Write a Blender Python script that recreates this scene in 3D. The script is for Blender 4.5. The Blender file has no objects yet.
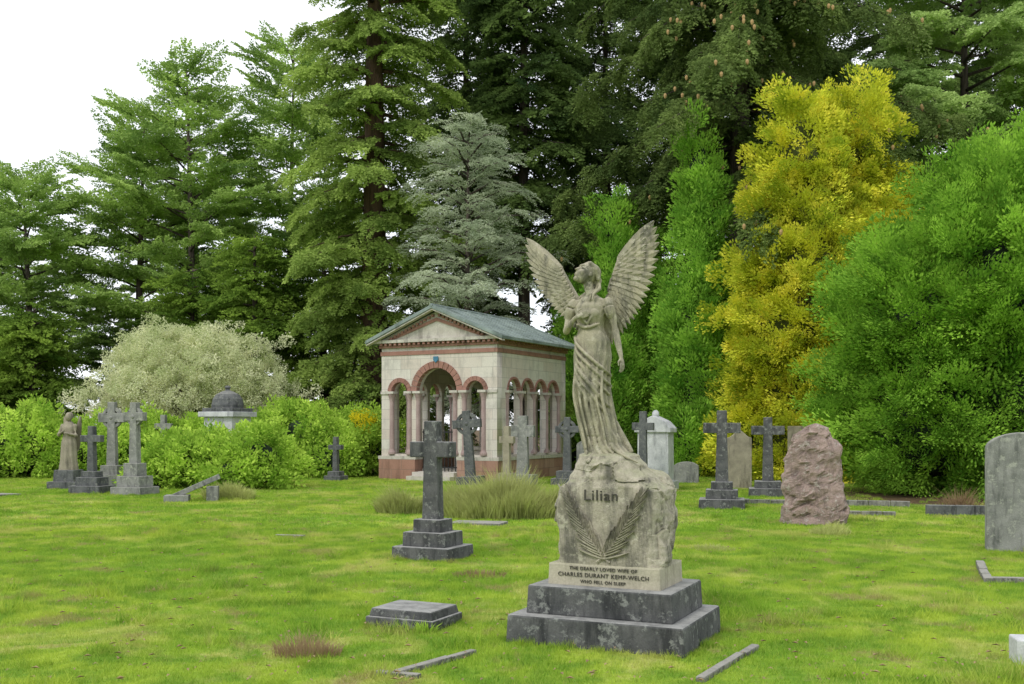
import bpy, bmesh, math, random
import numpy as np
from mathutils import Vector, Matrix, Euler, noise
R=math.radians
scene=bpy.context.scene
col0=scene.collection
scene.view_settings.view_transform='Standard'
scene.view_settings.look='None'
scene.view_settings.exposure=0

# ------------------------------------------------------------------ camera
cam=bpy.data.cameras.new("camera"); camo=bpy.data.objects.new("camera",cam); col0.objects.link(camo)
cam.sensor_width=36; cam.lens=36.9; cam.clip_end=2000; cam.clip_start=0.1
camo.location=(0,0,1.6); camo.rotation_euler=(R(90),0,0); cam.shift_y=84/1024
scene.camera=camo

# ------------------------------------------------------------------ world / sun
SUN_EL, SUN_AZ = 50, -140     # azimuth measured from +Y clockwise
w=bpy.data.worlds.new("World"); scene.world=w; w.use_nodes=True
nt=w.node_tree; nt.nodes.clear()
o=nt.nodes.new('ShaderNodeOutputWorld'); b=nt.nodes.new('ShaderNodeBackground')
sk=nt.nodes.new('ShaderNodeTexSky'); sk.sky_type='NISHITA'; sk.sun_disc=False
sk.sun_elevation=R(SUN_EL); sk.sun_rotation=R(SUN_AZ)
tc=nt.nodes.new('ShaderNodeTexCoord'); nz=nt.nodes.new('ShaderNodeTexNoise')
nz.inputs['Scale'].default_value=2.2; nz.inputs['Detail'].default_value=5
rp=nt.nodes.new('ShaderNodeMapRange'); rp.inputs['From Min'].default_value=.3; rp.inputs['From Max'].default_value=.62
rp.inputs['To Min'].default_value=.72; rp.inputs['To Max'].default_value=.97
mx=nt.nodes.new('ShaderNodeMixRGB'); mx.inputs[2].default_value=(8.9,9.1,9.5,1)
L=nt.links.new
L(tc.outputs['Generated'],nz.inputs['Vector']); L(nz.outputs['Fac'],rp.inputs['Value']); L(rp.outputs['Result'],mx.inputs[0])
L(sk.outputs[0],mx.inputs[1]); L(mx.outputs[0],b.inputs['Color']); b.inputs['Strength'].default_value=0.148
L(b.outputs[0],o.inputs['Surface'])
sl=bpy.data.lights.new("sun",'SUN'); sl.energy=1.5; sl.angle=R(12); sl.color=(1,.96,.9)
so=bpy.data.objects.new("sun",sl); col0.objects.link(so)
sd=Vector((math.sin(R(SUN_AZ))*math.cos(R(SUN_EL)), math.cos(R(SUN_AZ))*math.cos(R(SUN_EL)), math.sin(R(SUN_EL))))
so.rotation_euler=sd.to_track_quat('Z','Y').to_euler(); so.location=(-10,-10,20)

# ------------------------------------------------------------------ materials
def newmat(name):
    m=bpy.data.materials.new(name); m.use_nodes=True; n=m.node_tree; n.nodes.clear()
    out=n.nodes.new('ShaderNodeOutputMaterial'); return m,n,out
def c4(c): return (c[0],c[1],c[2],1)
def mixc(n,fac,a,b_,typ='MIX'):
    x=n.nodes.new('ShaderNodeMixRGB'); x.blend_type=typ
    for i,v in ((0,fac),(1,a),(2,b_)):
        if isinstance(v,(int,float)): x.inputs[i].default_value=v
        elif isinstance(v,tuple): x.inputs[i].default_value=c4(v)
        else: n.links.new(v,x.inputs[i])
    return x.outputs[0]
def noise_(n,vec,scale,detail=4,rough=.6,dist=0):
    t=n.nodes.new('ShaderNodeTexNoise'); t.inputs['Scale'].default_value=scale; t.inputs['Detail'].default_value=detail
    t.inputs['Roughness'].default_value=rough; t.inputs['Distortion'].default_value=dist
    if vec is not None: n.links.new(vec,t.inputs['Vector'])
    return t.outputs['Fac']
def rng_(n,v,a,b_,c=0,d=1):
    t=n.nodes.new('ShaderNodeMapRange'); n.links.new(v,t.inputs['Value'])
    t.inputs['From Min'].default_value=a; t.inputs['From Max'].default_value=b_
    t.inputs['To Min'].default_value=c; t.inputs['To Max'].default_value=d
    return t.outputs['Result']
def math_(n,op,a,b_=None):
    t=n.nodes.new('ShaderNodeMath'); t.operation=op
    for i,v in ((0,a),(1,b_)):
        if v is None: continue
        if isinstance(v,(int,float)): t.inputs[i].default_value=v
        else: n.links.new(v,t.inputs[i])
    return t.outputs[0]
def stone(name,c1,c2,dark,lichen=None,s=6,darkamt=.5,bump=.4,top=None,bd=.02,crev=True):
    m,n,out=newmat(name)
    p=n.nodes.new('ShaderNodeBsdfPrincipled'); p.inputs['Roughness'].default_value=.9
    p.inputs['Specular IOR Level'].default_value=.25
    t=n.nodes.new('ShaderNodeTexCoord'); v=t.outputs['Object']
    colr=mixc(n,rng_(n,noise_(n,v,s,6),.35,.65),c1,c2)
    mp=n.nodes.new('ShaderNodeMapping'); n.links.new(v,mp.inputs['Vector']); mp.inputs['Scale'].default_value=(1,1,.22)
    st=noise_(n,mp.outputs[0],s*1.3,7,.7)
    colr=mixc(n,rng_(n,st,.62-.25*darkamt,.72-.15*darkamt,0,min(1,.55+darkamt*.4)),colr,dark)
    if lichen:
        colr=mixc(n,rng_(n,noise_(n,v,s*2.1,8,.75),.54,.62,0,.8),colr,lichen)
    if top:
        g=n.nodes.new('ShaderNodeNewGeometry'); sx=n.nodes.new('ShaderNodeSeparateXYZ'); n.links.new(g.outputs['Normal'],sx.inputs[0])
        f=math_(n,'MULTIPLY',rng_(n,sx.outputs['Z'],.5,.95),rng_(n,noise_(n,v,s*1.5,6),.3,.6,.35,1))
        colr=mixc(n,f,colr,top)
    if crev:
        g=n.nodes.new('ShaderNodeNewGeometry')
        colr=mixc(n,rng_(n,g.outputs['Pointiness'],.42,.5,.8,0),colr,tuple(x*.35 for x in dark))  # darkens crevices in the colour: grime, also crease shading so carving reads
    fine=noise_(n,v,s*14,3,.7)
    colr=mixc(n,.4,colr,rng_(n,fine,.3,.7,.35,1),'MULTIPLY')
    n.links.new(colr,p.inputs['Base Color'])
    bp=n.nodes.new('ShaderNodeBump'); bp.inputs['Strength'].default_value=bump; bp.inputs['Distance'].default_value=bd
    n.links.new(math_(n,'ADD',noise_(n,v,s*4,8,.7),math_(n,'MULTIPLY',fine,.3)),bp.inputs['Height']); n.links.new(bp.outputs[0],p.inputs['Normal'])
    n.links.new(p.outputs[0],out.inputs[0]); return m
def leafmat(name,dark,light,trans=.35,tip=None,ns=.5,rough=.6):
    m,n,out=newmat(name)
    g=n.nodes.new('ShaderNodeNewGeometry'); oi=n.nodes.new('ShaderNodeObjectInfo')
    f=math_(n,'ADD',math_(n,'MULTIPLY',rng_(n,noise_(n,g.outputs['Position'],ns,2),.34,.66),.6),math_(n,'MULTIPLY',oi.outputs['Random'],.5))
    colr=mixc(n,f,dark,light)
    if tip: colr=mixc(n,rng_(n,noise_(n,g.outputs['Position'],1.7,1),.5,.66,0,.8),colr,tip)
    d=n.nodes.new('ShaderNodeBsdfDiffuse'); n.links.new(colr,d.inputs['Color'])
    tr=n.nodes.new('ShaderNodeBsdfTranslucent'); n.links.new(colr,tr.inputs['Color'])
    ms=n.nodes.new('ShaderNodeMixShader'); ms.inputs[0].default_value=trans
    n.links.new(d.outputs[0],ms.inputs[1]); n.links.new(tr.outputs[0],ms.inputs[2]); n.links.new(ms.outputs[0],out.inputs[0]); return m
def flat(name,c,rough=.8,metal=0,ns=8,var=.3):
    m,n,out=newmat(name); p=n.nodes.new('ShaderNodeBsdfPrincipled'); p.inputs['Roughness'].default_value=rough; p.inputs['Metallic'].default_value=metal
    t=n.nodes.new('ShaderNodeTexCoord')
    n.links.new(mixc(n,rng_(n,noise_(n,t.outputs['Object'],ns,5),.3,.7),tuple(x*(1-var) for x in c),c),p.inputs['Base Color'])
    n.links.new(p.outputs[0],out.inputs[0]); return m

def grass_color(n,dt):
    g=n.nodes.new('ShaderNodeNewGeometry'); v=g.outputs['Position']
    c=mixc(n,rng_(n,noise_(n,v,.4,dt,.6),.36,.64),(.23,.41,.035),(.45,.57,.07))
    c=mixc(n,rng_(n,noise_(n,v,2.4,dt,.7),.40,.60,0,.85),c,(.15,.31,.03))
    c=mixc(n,rng_(n,noise_(n,v,.8,dt+1,.7,1.0),.53,.64,0,.8),c,(.56,.57,.17))
    c=mixc(n,rng_(n,noise_(n,v,1.5,dt+1,.75,.5),.56,.66,0,.8),c,(.38,.31,.15))
    return c,v
def grassmat():
    m,n,out=newmat("grass_blades"); c,v=grass_color(n,2)
    oi=n.nodes.new('ShaderNodeNewGeometry')
    c=mixc(n,rng_(n,oi.outputs['Random Per Island'],.2,1,0,.5),c,(.48,.56,.11))
    d=n.nodes.new('ShaderNodeBsdfDiffuse'); tr=n.nodes.new('ShaderNodeBsdfTranslucent'); ms=n.nodes.new('ShaderNodeMixShader'); ms.inputs[0].default_value=.35
    n.links.new(c,d.inputs[0]); n.links.new(c,tr.inputs[0]); n.links.new(d.outputs[0],ms.inputs[1]); n.links.new(tr.outputs[0],ms.inputs[2]); n.links.new(ms.outputs[0],out.inputs[0]); return m
def groundmat():
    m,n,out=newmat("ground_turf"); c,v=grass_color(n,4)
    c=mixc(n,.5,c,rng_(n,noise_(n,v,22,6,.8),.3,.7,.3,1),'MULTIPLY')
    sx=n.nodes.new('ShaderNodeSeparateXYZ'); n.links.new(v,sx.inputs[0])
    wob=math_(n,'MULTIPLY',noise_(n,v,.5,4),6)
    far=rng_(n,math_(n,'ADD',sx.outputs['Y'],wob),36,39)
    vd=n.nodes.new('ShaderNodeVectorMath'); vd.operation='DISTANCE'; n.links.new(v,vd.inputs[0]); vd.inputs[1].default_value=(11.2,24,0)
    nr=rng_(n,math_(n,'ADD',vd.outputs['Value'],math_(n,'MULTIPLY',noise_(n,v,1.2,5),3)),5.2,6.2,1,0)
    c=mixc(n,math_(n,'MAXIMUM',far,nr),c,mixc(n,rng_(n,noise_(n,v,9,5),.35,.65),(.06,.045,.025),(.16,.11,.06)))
    d=n.nodes.new('ShaderNodeBsdfPrincipled'); d.inputs['Roughness'].default_value=.95; d.inputs['Specular IOR Level'].default_value=.1
    n.links.new(c,d.inputs['Base Color'])
    bp=n.nodes.new('ShaderNodeBump'); bp.inputs['Strength'].default_value=.6; bp.inputs['Distance'].default_value=.05
    n.links.new(noise_(n,v,12,8,.8),bp.inputs['Height']); n.links.new(bp.outputs[0],d.inputs['Normal'])
    n.links.new(d.outputs[0],out.inputs[0]); return m
def barkmat(name,c1,c2):
    m,n,out=newmat(name); p=n.nodes.new('ShaderNodeBsdfPrincipled'); p.inputs['Roughness'].default_value=.95
    t=n.nodes.new('ShaderNodeTexCoord'); mp=n.nodes.new('ShaderNodeMapping'); mp.inputs['Scale'].default_value=(6,6,.7); n.links.new(t.outputs['Object'],mp.inputs[0])
    f=noise_(n,mp.outputs[0],1.5,6,.7); n.links.new(mixc(n,rng_(n,f,.35,.65),c1,c2),p.inputs['Base Color'])
    bp=n.nodes.new('ShaderNodeBump'); bp.inputs['Distance'].default_value=.1; n.links.new(f,bp.inputs['Height']); n.links.new(bp.outputs[0],p.inputs['Normal'])
    n.links.new(p.outputs[0],out.inputs[0]); return m

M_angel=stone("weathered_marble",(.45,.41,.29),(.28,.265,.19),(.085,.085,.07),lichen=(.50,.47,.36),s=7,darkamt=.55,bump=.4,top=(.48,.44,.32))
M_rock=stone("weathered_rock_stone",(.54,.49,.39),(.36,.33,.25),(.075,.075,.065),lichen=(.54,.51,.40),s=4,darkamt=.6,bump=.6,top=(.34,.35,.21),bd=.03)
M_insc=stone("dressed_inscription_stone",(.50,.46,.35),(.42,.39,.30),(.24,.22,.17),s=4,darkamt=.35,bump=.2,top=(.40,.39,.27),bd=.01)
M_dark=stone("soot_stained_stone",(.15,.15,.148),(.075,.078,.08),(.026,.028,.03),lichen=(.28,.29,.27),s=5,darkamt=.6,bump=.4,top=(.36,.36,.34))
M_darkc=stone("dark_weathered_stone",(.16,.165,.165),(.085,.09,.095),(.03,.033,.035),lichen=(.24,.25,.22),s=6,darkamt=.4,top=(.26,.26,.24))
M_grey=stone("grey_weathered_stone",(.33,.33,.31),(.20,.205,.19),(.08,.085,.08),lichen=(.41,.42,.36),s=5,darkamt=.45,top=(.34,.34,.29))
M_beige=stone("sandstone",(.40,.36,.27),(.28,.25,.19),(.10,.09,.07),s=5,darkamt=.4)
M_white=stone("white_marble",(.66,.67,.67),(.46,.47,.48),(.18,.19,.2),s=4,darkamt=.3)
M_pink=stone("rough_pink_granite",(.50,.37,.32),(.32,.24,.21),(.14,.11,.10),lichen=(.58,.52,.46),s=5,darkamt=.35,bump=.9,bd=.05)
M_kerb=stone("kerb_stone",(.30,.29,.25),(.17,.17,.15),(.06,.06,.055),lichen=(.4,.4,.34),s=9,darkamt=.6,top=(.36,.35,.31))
M_letter=flat("lead_lettering",(.07,.065,.05))
M_bark=barkmat("bark",(.04,.032,.026),(.13,.10,.08))
M_barkr=barkmat("redwood_bark",(.05,.032,.022),(.17,.10,.065))
M_iron=flat("wrought_iron",(.015,.015,.017),.5)

# ------------------------------------------------------------------ mesh builder
class MB:
    def __init__(s): s.v=[];s.f=[];s.m=[];s.T=Matrix()
    def add(s,vs,fs,mat=0):
        n=len(s.v); s.v+=[tuple(s.T@Vector(v)) for v in vs]; s.f+=[tuple(i+n for i in f) for f in fs]; s.m+=[mat]*len(fs)
    def box(s,cx,cy,z0,sx,sy,h,mat=0,taper=1.0,tz=0):
        a,b_=sx/2,sy/2; vs=[]
        for z,k in ((z0,1),(z0+h,taper)):
            vs+=[(cx-a*k,cy-b_*k,z),(cx+a*k,cy-b_*k,z),(cx+a*k,cy+b_*k,z),(cx-a*k,cy+b_*k,z)]
        s.add(vs,[(3,2,1,0),(4,5,6,7),(0,1,5,4),(1,2,6,5),(2,3,7,6),(3,0,4,7)],mat)
    def prism(s,pts,y0,y1,mat=0,k=1.0,c=(0,0)):
        n=len(pts); vs=[(x,y0,z) for x,z in pts]+[(x,y1,z) for x,z in pts]
        fs=[tuple(range(n)),tuple(range(2*n-1,n-1,-1))]+[(i,i+n,(i+1)%n+n,(i+1)%n) for i in range(n)]
        s.add(vs,fs,mat)
    def lathe(s,prof,cx=0,cy=0,n=16,mat=0):
        vs=[];k=len(prof)
        for r,z in prof:
            for i in range(n): a=2*math.pi*i/n; vs.append((cx+r*math.cos(a),cy+r*math.sin(a),z))
        fs=[(j*n+i,j*n+(i+1)%n,(j+1)*n+(i+1)%n,(j+1)*n+i) for j in range(k-1) for i in range(n)]
        fs+=[tuple(range(n-1,-1,-1)),tuple((k-1)*n+i for i in range(n))]
        s.add(vs,fs,mat)
    def tube(s,pts,rads,n=8,mat=0,flat=1.0,up=(0,0,1)):
        vs=[];k=len(pts);P=[Vector(p) for p in pts]
        for j in range(k):
            d=(P[min(j+1,k-1)]-P[max(j-1,0)]); d=d.normalized() if d.length>1e-6 else Vector((0,0,1))
            u=Vector(up)
            if abs(d.dot(u))>.95: u=Vector((0,1,0))
            a=d.cross(u).normalized(); b_=a.cross(d).normalized()
            for i in range(n):
                t=2*math.pi*i/n; vs.append(P[j]+a*math.cos(t)*rads[j]+b_*math.sin(t)*rads[j]*flat)
        fs=[(j*n+i,j*n+(i+1)%n,(j+1)*n+(i+1)%n,(j+1)*n+i) for j in range(k-1) for i in range(n)]
        fs+=[tuple(range(n-1,-1,-1)),tuple((k-1)*n+i for i in range(n))]
        s.add(vs,fs,mat)
    def ell(s,c,r,mat=0,rot=None,nu=16,nv=10):
        vs=[];c=Vector(c);Rm=rot if rot is not None else Matrix.Identity(3)
        for j in range(1,nv):
            ph=math.pi*j/nv
            for i in range(nu):
                th=2*math.pi*i/nu
                vs.append(c+Rm@Vector((r[0]*math.sin(ph)*math.cos(th),r[1]*math.sin(ph)*math.sin(th),r[2]*math.cos(ph))))
        vs+=[c+Rm@Vector((0,0,r[2])),c-Rm@Vector((0,0,r[2]))]; T=len(vs)-2;B=T+1
        fs=[(j*nu+i,(j+1)*nu+i,(j+1)*nu+(i+1)%nu,j*nu+(i+1)%nu) for j in range(nv-2) for i in range(nu)]
        fs+=[(T,i,(i+1)%nu) for i in range(nu)]+[(B,(nv-2)*nu+(i+1)%nu,(nv-2)*nu+i) for i in range(nu)]
        s.add(vs,fs,mat)
    def cap(s,pts,rads,n=10,mat=0):
        s.tube(pts,rads,n,mat)
        for p,r in zip(pts,rads): s.ell(p,(r,r,r),mat,nu=n,nv=8)
    def obj(s,name,mats,parent=None,loc=(0,0,0),rotz=0,bevel=0,smooth=False,rot=None,fixn=True):
        me=bpy.data.meshes.new(name); me.from_pydata(s.v,[],s.f)
        for m in mats: me.materials.append(m)
        me.polygons.foreach_set('material_index',s.m)
        me.update()
        if fixn:
            bm=bmesh.new(); bm.from_mesh(me); bmesh.ops.recalc_face_normals(bm,faces=bm.faces); bm.to_mesh(me); bm.free()
        if smooth: me.polygons.foreach_set('use_smooth',[True]*len(me.polygons))
        ob=bpy.data.objects.new(name,me); col0.objects.link(ob)
        ob.location=loc; ob.rotation_euler=rot if rot else (0,0,R(rotz))
        if parent: ob.parent=parent
        if bevel:
            b_=ob.modifiers.new("bevel",'BEVEL'); b_.width=bevel; b_.segments=2; b_.limit_method='ANGLE'; b_.angle_limit=R(40)
        return ob
def empty(name,loc=(0,0,0),rotz=0):
    e=bpy.data.objects.new(name,None); e.location=loc; e.rotation_euler=(0,0,R(rotz)); e.empty_display_size=.3; col0.objects.link(e); return e

# ------------------------------------------------------------------ ground
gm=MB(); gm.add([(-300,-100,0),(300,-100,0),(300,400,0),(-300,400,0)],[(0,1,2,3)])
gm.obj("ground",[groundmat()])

# ------------------------------------------------------------------ instancing of foliage / grass
def coll_of(name,meshes):
    c=bpy.data.collections.new(name)
    for i,me in enumerate(meshes):
        ob=bpy.data.objects.new(f"{name}_{i}",me); c.objects.link(ob)
    return c
_ng={}
def node_group(c):
    if c.name in _ng: return _ng[c.name]
    g=bpy.data.node_groups.new("scatter_"+c.name,'GeometryNodeTree')
    g.interface.new_socket("Geometry",in_out='INPUT',socket_type='NodeSocketGeometry')
    g.interface.new_socket("Geometry",in_out='OUTPUT',socket_type='NodeSocketGeometry')
    gi=g.nodes.new('NodeGroupInput'); go=g.nodes.new('NodeGroupOutput')
    ci=g.nodes.new('GeometryNodeCollectionInfo'); ci.inputs['Collection'].default_value=c
    ci.inputs['Separate Children'].default_value=True; ci.inputs['Reset Children'].default_value=True
    ip=g.nodes.new('GeometryNodeInstanceOnPoints'); ip.inputs['Pick Instance'].default_value=True
    def na(nm,t):
        a=g.nodes.new('GeometryNodeInputNamedAttribute'); a.data_type=t; a.inputs['Name'].default_value=nm
        return [s for s in a.outputs if s.enabled and s.name=='Attribute'][0]
    er=g.nodes.new('FunctionNodeEulerToRotation')
    K=g.links.new
    K(gi.outputs[0],ip.inputs['Points']); K(ci.outputs[0],ip.inputs['Instance'])
    K(na('rot','FLOAT_VECTOR'),er.inputs[0]); K(er.outputs[0],ip.inputs['Rotation'])
    K(na('scl','FLOAT_VECTOR'),ip.inputs['Scale']); K(na('idx','INT'),ip.inputs['Instance Index'])
    K(ip.outputs[0],go.inputs[0]); _ng[c.name]=g; return g
def scatter(name,c,pts,rots,scl,parent=None,seed=0):
    n=len(pts); me=bpy.data.meshes.new(name); me.vertices.add(n)
    me.vertices.foreach_set('co',np.asarray(pts,dtype=np.float32).ravel())
    a=me.attributes.new('rot','FLOAT_VECTOR','POINT'); a.data.foreach_set('vector',np.asarray(rots,dtype=np.float32).ravel())
    sc=np.asarray(scl,dtype=np.float32)
    if sc.ndim==1: sc=np.repeat(sc[:,None],3,1)
    a=me.attributes.new('scl','FLOAT_VECTOR','POINT'); a.data.foreach_set('vector',sc.ravel())
    rs=np.random.RandomState(seed); a=me.attributes.new('idx','INT','POINT'); a.data.foreach_set('value',rs.randint(0,len(c.objects),n).astype(np.int32))
    ob=bpy.data.objects.new(name,me); col0.objects.link(ob)
    if parent: ob.parent=parent
    md=ob.modifiers.new("scatter",'NODES'); md.node_group=node_group(c)
    return ob
def arr_mesh(name,V,F,mat):
    me=bpy.data.meshes.new(name); me.from_pydata(V,[],F); me.materials.append(mat); return me

def grass_patch(name,rad,n,h0,h1,w_,mat,rs):
    V=[];F=[]
    while len(F)<n:
        x,y=rs.uniform(-rad,rad,2); q=math.hypot(x,y)/rad
        if rs.uniform()>1.25-1.25*q*q: continue
        a=rs.uniform(0,6.28); h=rs.uniform(h0,h1); le=rs.uniform(-.7,.7,2)*h
        dx,dy=math.cos(a)*w_/2,math.sin(a)*w_/2; k=len(V)
        V+=[(x-dx,y-dy,-.003),(x+dx,y+dy,-.003),(x+le[0]+dx*.2,y+le[1]+dy*.2,h)]
        F+=[(k,k+1,k+2)]
    return arr_mesh(name,V,F,mat)
rs=np.random.RandomState(3)
M_gb=grassmat()
near=coll_of("turf_near",[grass_patch("turf_near",.95,3800,.014,.042,.006,M_gb,rs) for _ in range(4)])
far=coll_of("turf_far",[grass_patch("turf_far",1.9,3000,.02,.05,.015,M_gb,rs) for _ in range(4)])
clump=coll_of("turf_clump",[grass_patch("turf_clump",.13,110,.04,.10,.006,M_gb,rs) for _ in range(3)])
def field(y0,y1,step,cond):
    P=[];Q=[];S=[]
    y=y0
    while y<y1:
        x=-24
        while x<24:
            if cond(x,y):
                P.append((x+rs.uniform(-.25,.25)*step,y+rs.uniform(-.25,.25)*step,0)); Q.append((0,0,rs.uniform(0,6.28)))
                s=rs.uniform(.98,1.1); S.append((s,s,rs.uniform(.75,1.2)))
            x+=step
        y+=step
    return P,Q,S
eg=empty("lawn_grass")
P,Q,S=field(4.5,16,.95,lambda x,y:abs(x)<y*.53+1.2); scatter("turf_near_blades",near,P,Q,S,eg,1)
P,Q,S=field(16,36,1.9,lambda x,y:abs(x)<y*.53+2 and (x-11.2)**2+(y-24)**2>15); scatter("turf_far_blades",far,P,Q,S,eg,2)
P=[];Q=[];S=[]
while len(P)<650:
    y=6+20*rs.uniform()**1.3; x=rs.uniform(-.54,.54)*y
    if noise.noise(Vector((x*.5,y*.5,3)))+.25*rs.normal()<.12: continue
    s=rs.uniform(.6,1.7); P.append((x,y,0)); Q.append((0,0,rs.uniform(0,6.28))); S.append((s,s,s*rs.uniform(.5,1.0)))
# longer grass the mower misses, round the foot of the stones
for (bx,by,w2,d2,rz) in ((.79,7.98,.72,.57,-25),(-.79,8.5,.36,.3,-25),(-.96,12.75,.44,.38,-25),(4.1,20.5,.5,.42,-12),(4.92,17.1,.55,.24,-15),(6.52,13.35,.5,.12,-12),(5.85,24,.5,.4,-12),(-10,25,.5,.4,-15),(-8.8,24.5,.5,.42,-20),(-11.4,27,.46,.42,-10)):
    per=4*(w2+d2)
    for k in range(int(per/.11)):
        s=rs.uniform(0,4); u=s%1*2-1; e_=int(s)
        lx,ly=((u*w2,-d2),(w2,u*d2),(u*w2,d2),(-w2,u*d2))[e_]; c_,s_=math.cos(R(rz)),math.sin(R(rz))
        q=rs.uniform(.3,.75); P.append((bx+lx*c_-ly*s_,by+lx*s_+ly*c_,0)); Q.append((0,0,rs.uniform(0,6.28))); S.append((q,q,q*rs.uniform(.7,1.3)))
scatter("turf_clumps",clump,P,Q,S,eg,3)

# ---- foliage prototypes
def proto_needle(rs,mat,droop=.25,leaf=.11,wid=.03,dens=1.0):
    V=[];F=[]
    def leafq(p,d,l,w):
        d=d/np.linalg.norm(d); s=np.cross(d,rs.normal(size=3)); s/=np.linalg.norm(s)+1e-9; k=len(V)
        V.extend([tuple(p),tuple(p+d*l*.5+s*w),tuple(p+d*l),tuple(p+d*l*.5-s*w)]); F.append((k,k+1,k+2,k+3))
    for t in np.linspace(.05,1,int(11*dens)):
        for sd in (-1,1):
            l=.46*(1.15-t)**.8*rs.uniform(.7,1.2)+.05
            d=np.array([sd*.85,.55,rs.uniform(-.25,.15)]); d/=np.linalg.norm(d)
            b0=np.array([0,t,-droop*t*t])
            for q in np.arange(.04,l,.055/dens):
                p=b0+d*q+np.array([0,0,-droop*q*q*1.5])
                for s2 in (-1,1):
                    leafq(p+rs.normal(size=3)*.012,d+np.array([rs.uniform(-.5,.5),s2*.8,rs.uniform(-.6,.4)]),leaf*rs.uniform(.7,1.3),wid)
    return arr_mesh("needle_spray",V,F,mat)
def proto_fan(rs,mat,leaf=.13,wid=.03,n=170):
    V=[];F=[]
    for i in range(n):
        t=rs.uniform(0,1)**.8; a=rs.normal()*.5; p=np.array([math.sin(a)*t*.75,math.cos(a)*t,rs.normal()*.09+ -.1*t*t])
        d=np.array([math.sin(a*1.4),math.cos(a*1.2),rs.uniform(-.35,.35)]); d/=np.linalg.norm(d); s=np.cross(d,[rs.normal()*.5,rs.normal()*.3,1]); s/=np.linalg.norm(s)
        l=leaf*rs.uniform(.7,1.4); k=len(V); V.extend([tuple(p),tuple(p+d*l*.5+s*wid),tuple(p+d*l),tuple(p+d*l*.5-s*wid)]); F.append((k,k+1,k+2,k+3))
    return arr_mesh("cypress_fan",V,F,mat)
def proto_leafy(rs,mat,leaf=.15,wid=.05,n=110,rad=.5):
    V=[];F=[]
    for i in range(n):
        u=rs.normal(size=3); u/=np.linalg.norm(u); p=u*rad*rs.uniform(.25,1)**.6; p[1]+=.35
        d=u*.7+np.array([0,.5,0])+rs.normal(size=3)*.4; d/=np.linalg.norm(d); s=np.cross(d,rs.normal(size=3)); s/=np.linalg.norm(s)
        l=leaf*rs.uniform(.6,1.3); k=len(V); V.extend([tuple(p),tuple(p+d*l*.5+s*wid),tuple(p+d*l),tuple(p+d*l*.5-s*wid)]); F.append((k,k+1,k+2,k+3))
    return arr_mesh("leaf_cluster",V,F,mat)
def protos(kind,mat,**kw):
    r=np.random.RandomState(sum(map(ord,mat.name)))
    fn={'needle':proto_needle,'fan':proto_fan,'leafy':proto_leafy}[kind]
    return coll_of("spray_"+mat.name,[fn(r,mat,**kw) for _ in range(3)])
def eul(d,rr,roll=.5):
    q=Vector(d).to_track_quat('Y','Z')
    return tuple((q.to_matrix()@Matrix.Rotation(rr.uniform(-roll,roll),3,'Y')).to_euler())

def conifer_pts(rr,x,y,H,Rm,z0,nb,prof,slope,droop,spray,mb,tr,step=.42,inner=.25,side=.95,lean=0,thin=.45):
    P=[];Q=[];S=[]
    mb.tube([(x,y,-.2),(x,y,.6),(x+rr.uniform(-.1,.1)+lean*.5,y,H*.5),(x+lean,y,H)],[tr*1.5,tr,tr*.62,.03],10,0)
    for i in range(nb):
        t=(i+rr.random())/nb; z=z0+(H-z0)*t; Lb=max(.4,Rm*prof(t)*rr.uniform(.55,1.18)); az=i*2.39996+rr.uniform(-.4,.4)
        sl_=slope(t)+rr.uniform(-.12,.12); ca,sa=math.cos(az),math.sin(az); x0=x+lean*z/H
        def pt(s): return (x0+ca*s,y+sa*s,z+sl_*s-droop*s*s/Lb)
        mb.tube([pt(0),pt(Lb*.5),pt(Lb)],[tr*.16+.02,.03,.01],5,0)
        s=max(.3,Lb*inner)
        while s<Lb:
            p=pt(s); ds=sl_-2*droop*s/Lb
            for sg in (-1,0,1):
                a2=az+sg*rr.uniform(.5,side+.3)
                d=(math.cos(a2),math.sin(a2),ds+rr.uniform(-.3,.1))
                if sa*s>.35*Rm and rr.random()>thin: continue
                P.append((p[0]+rr.uniform(-.1,.1),p[1]+rr.uniform(-.1,.1),p[2]+rr.uniform(-.12,.12))); Q.append(eul(d,rr)); S.append(spray*rr.uniform(.7,1.25)*(1-.25*s/Lb))
            s+=step*rr.uniform(.7,1.3)
    return P,Q,S
def conifer(name,x,y,H,Rm,z0,coll,nb=90,prof=lambda t:(1-t)**.7,slope=lambda t:0,droop=.25,spray=.9,seed=1,tr=.3,bark=None,**kw):
    rr=random.Random(seed); e=empty(name,(0,0,0)); mb=MB()
    P,Q,S=conifer_pts(rr,x,y,H,Rm,z0,nb,prof,slope,droop,spray,mb,tr,**kw)
    mb.obj("trunk_and_limbs",[bark or M_bark],e,smooth=True,fixn=False)
    scatter("foliage",coll,P,Q,S,e,seed); return e,P
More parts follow.
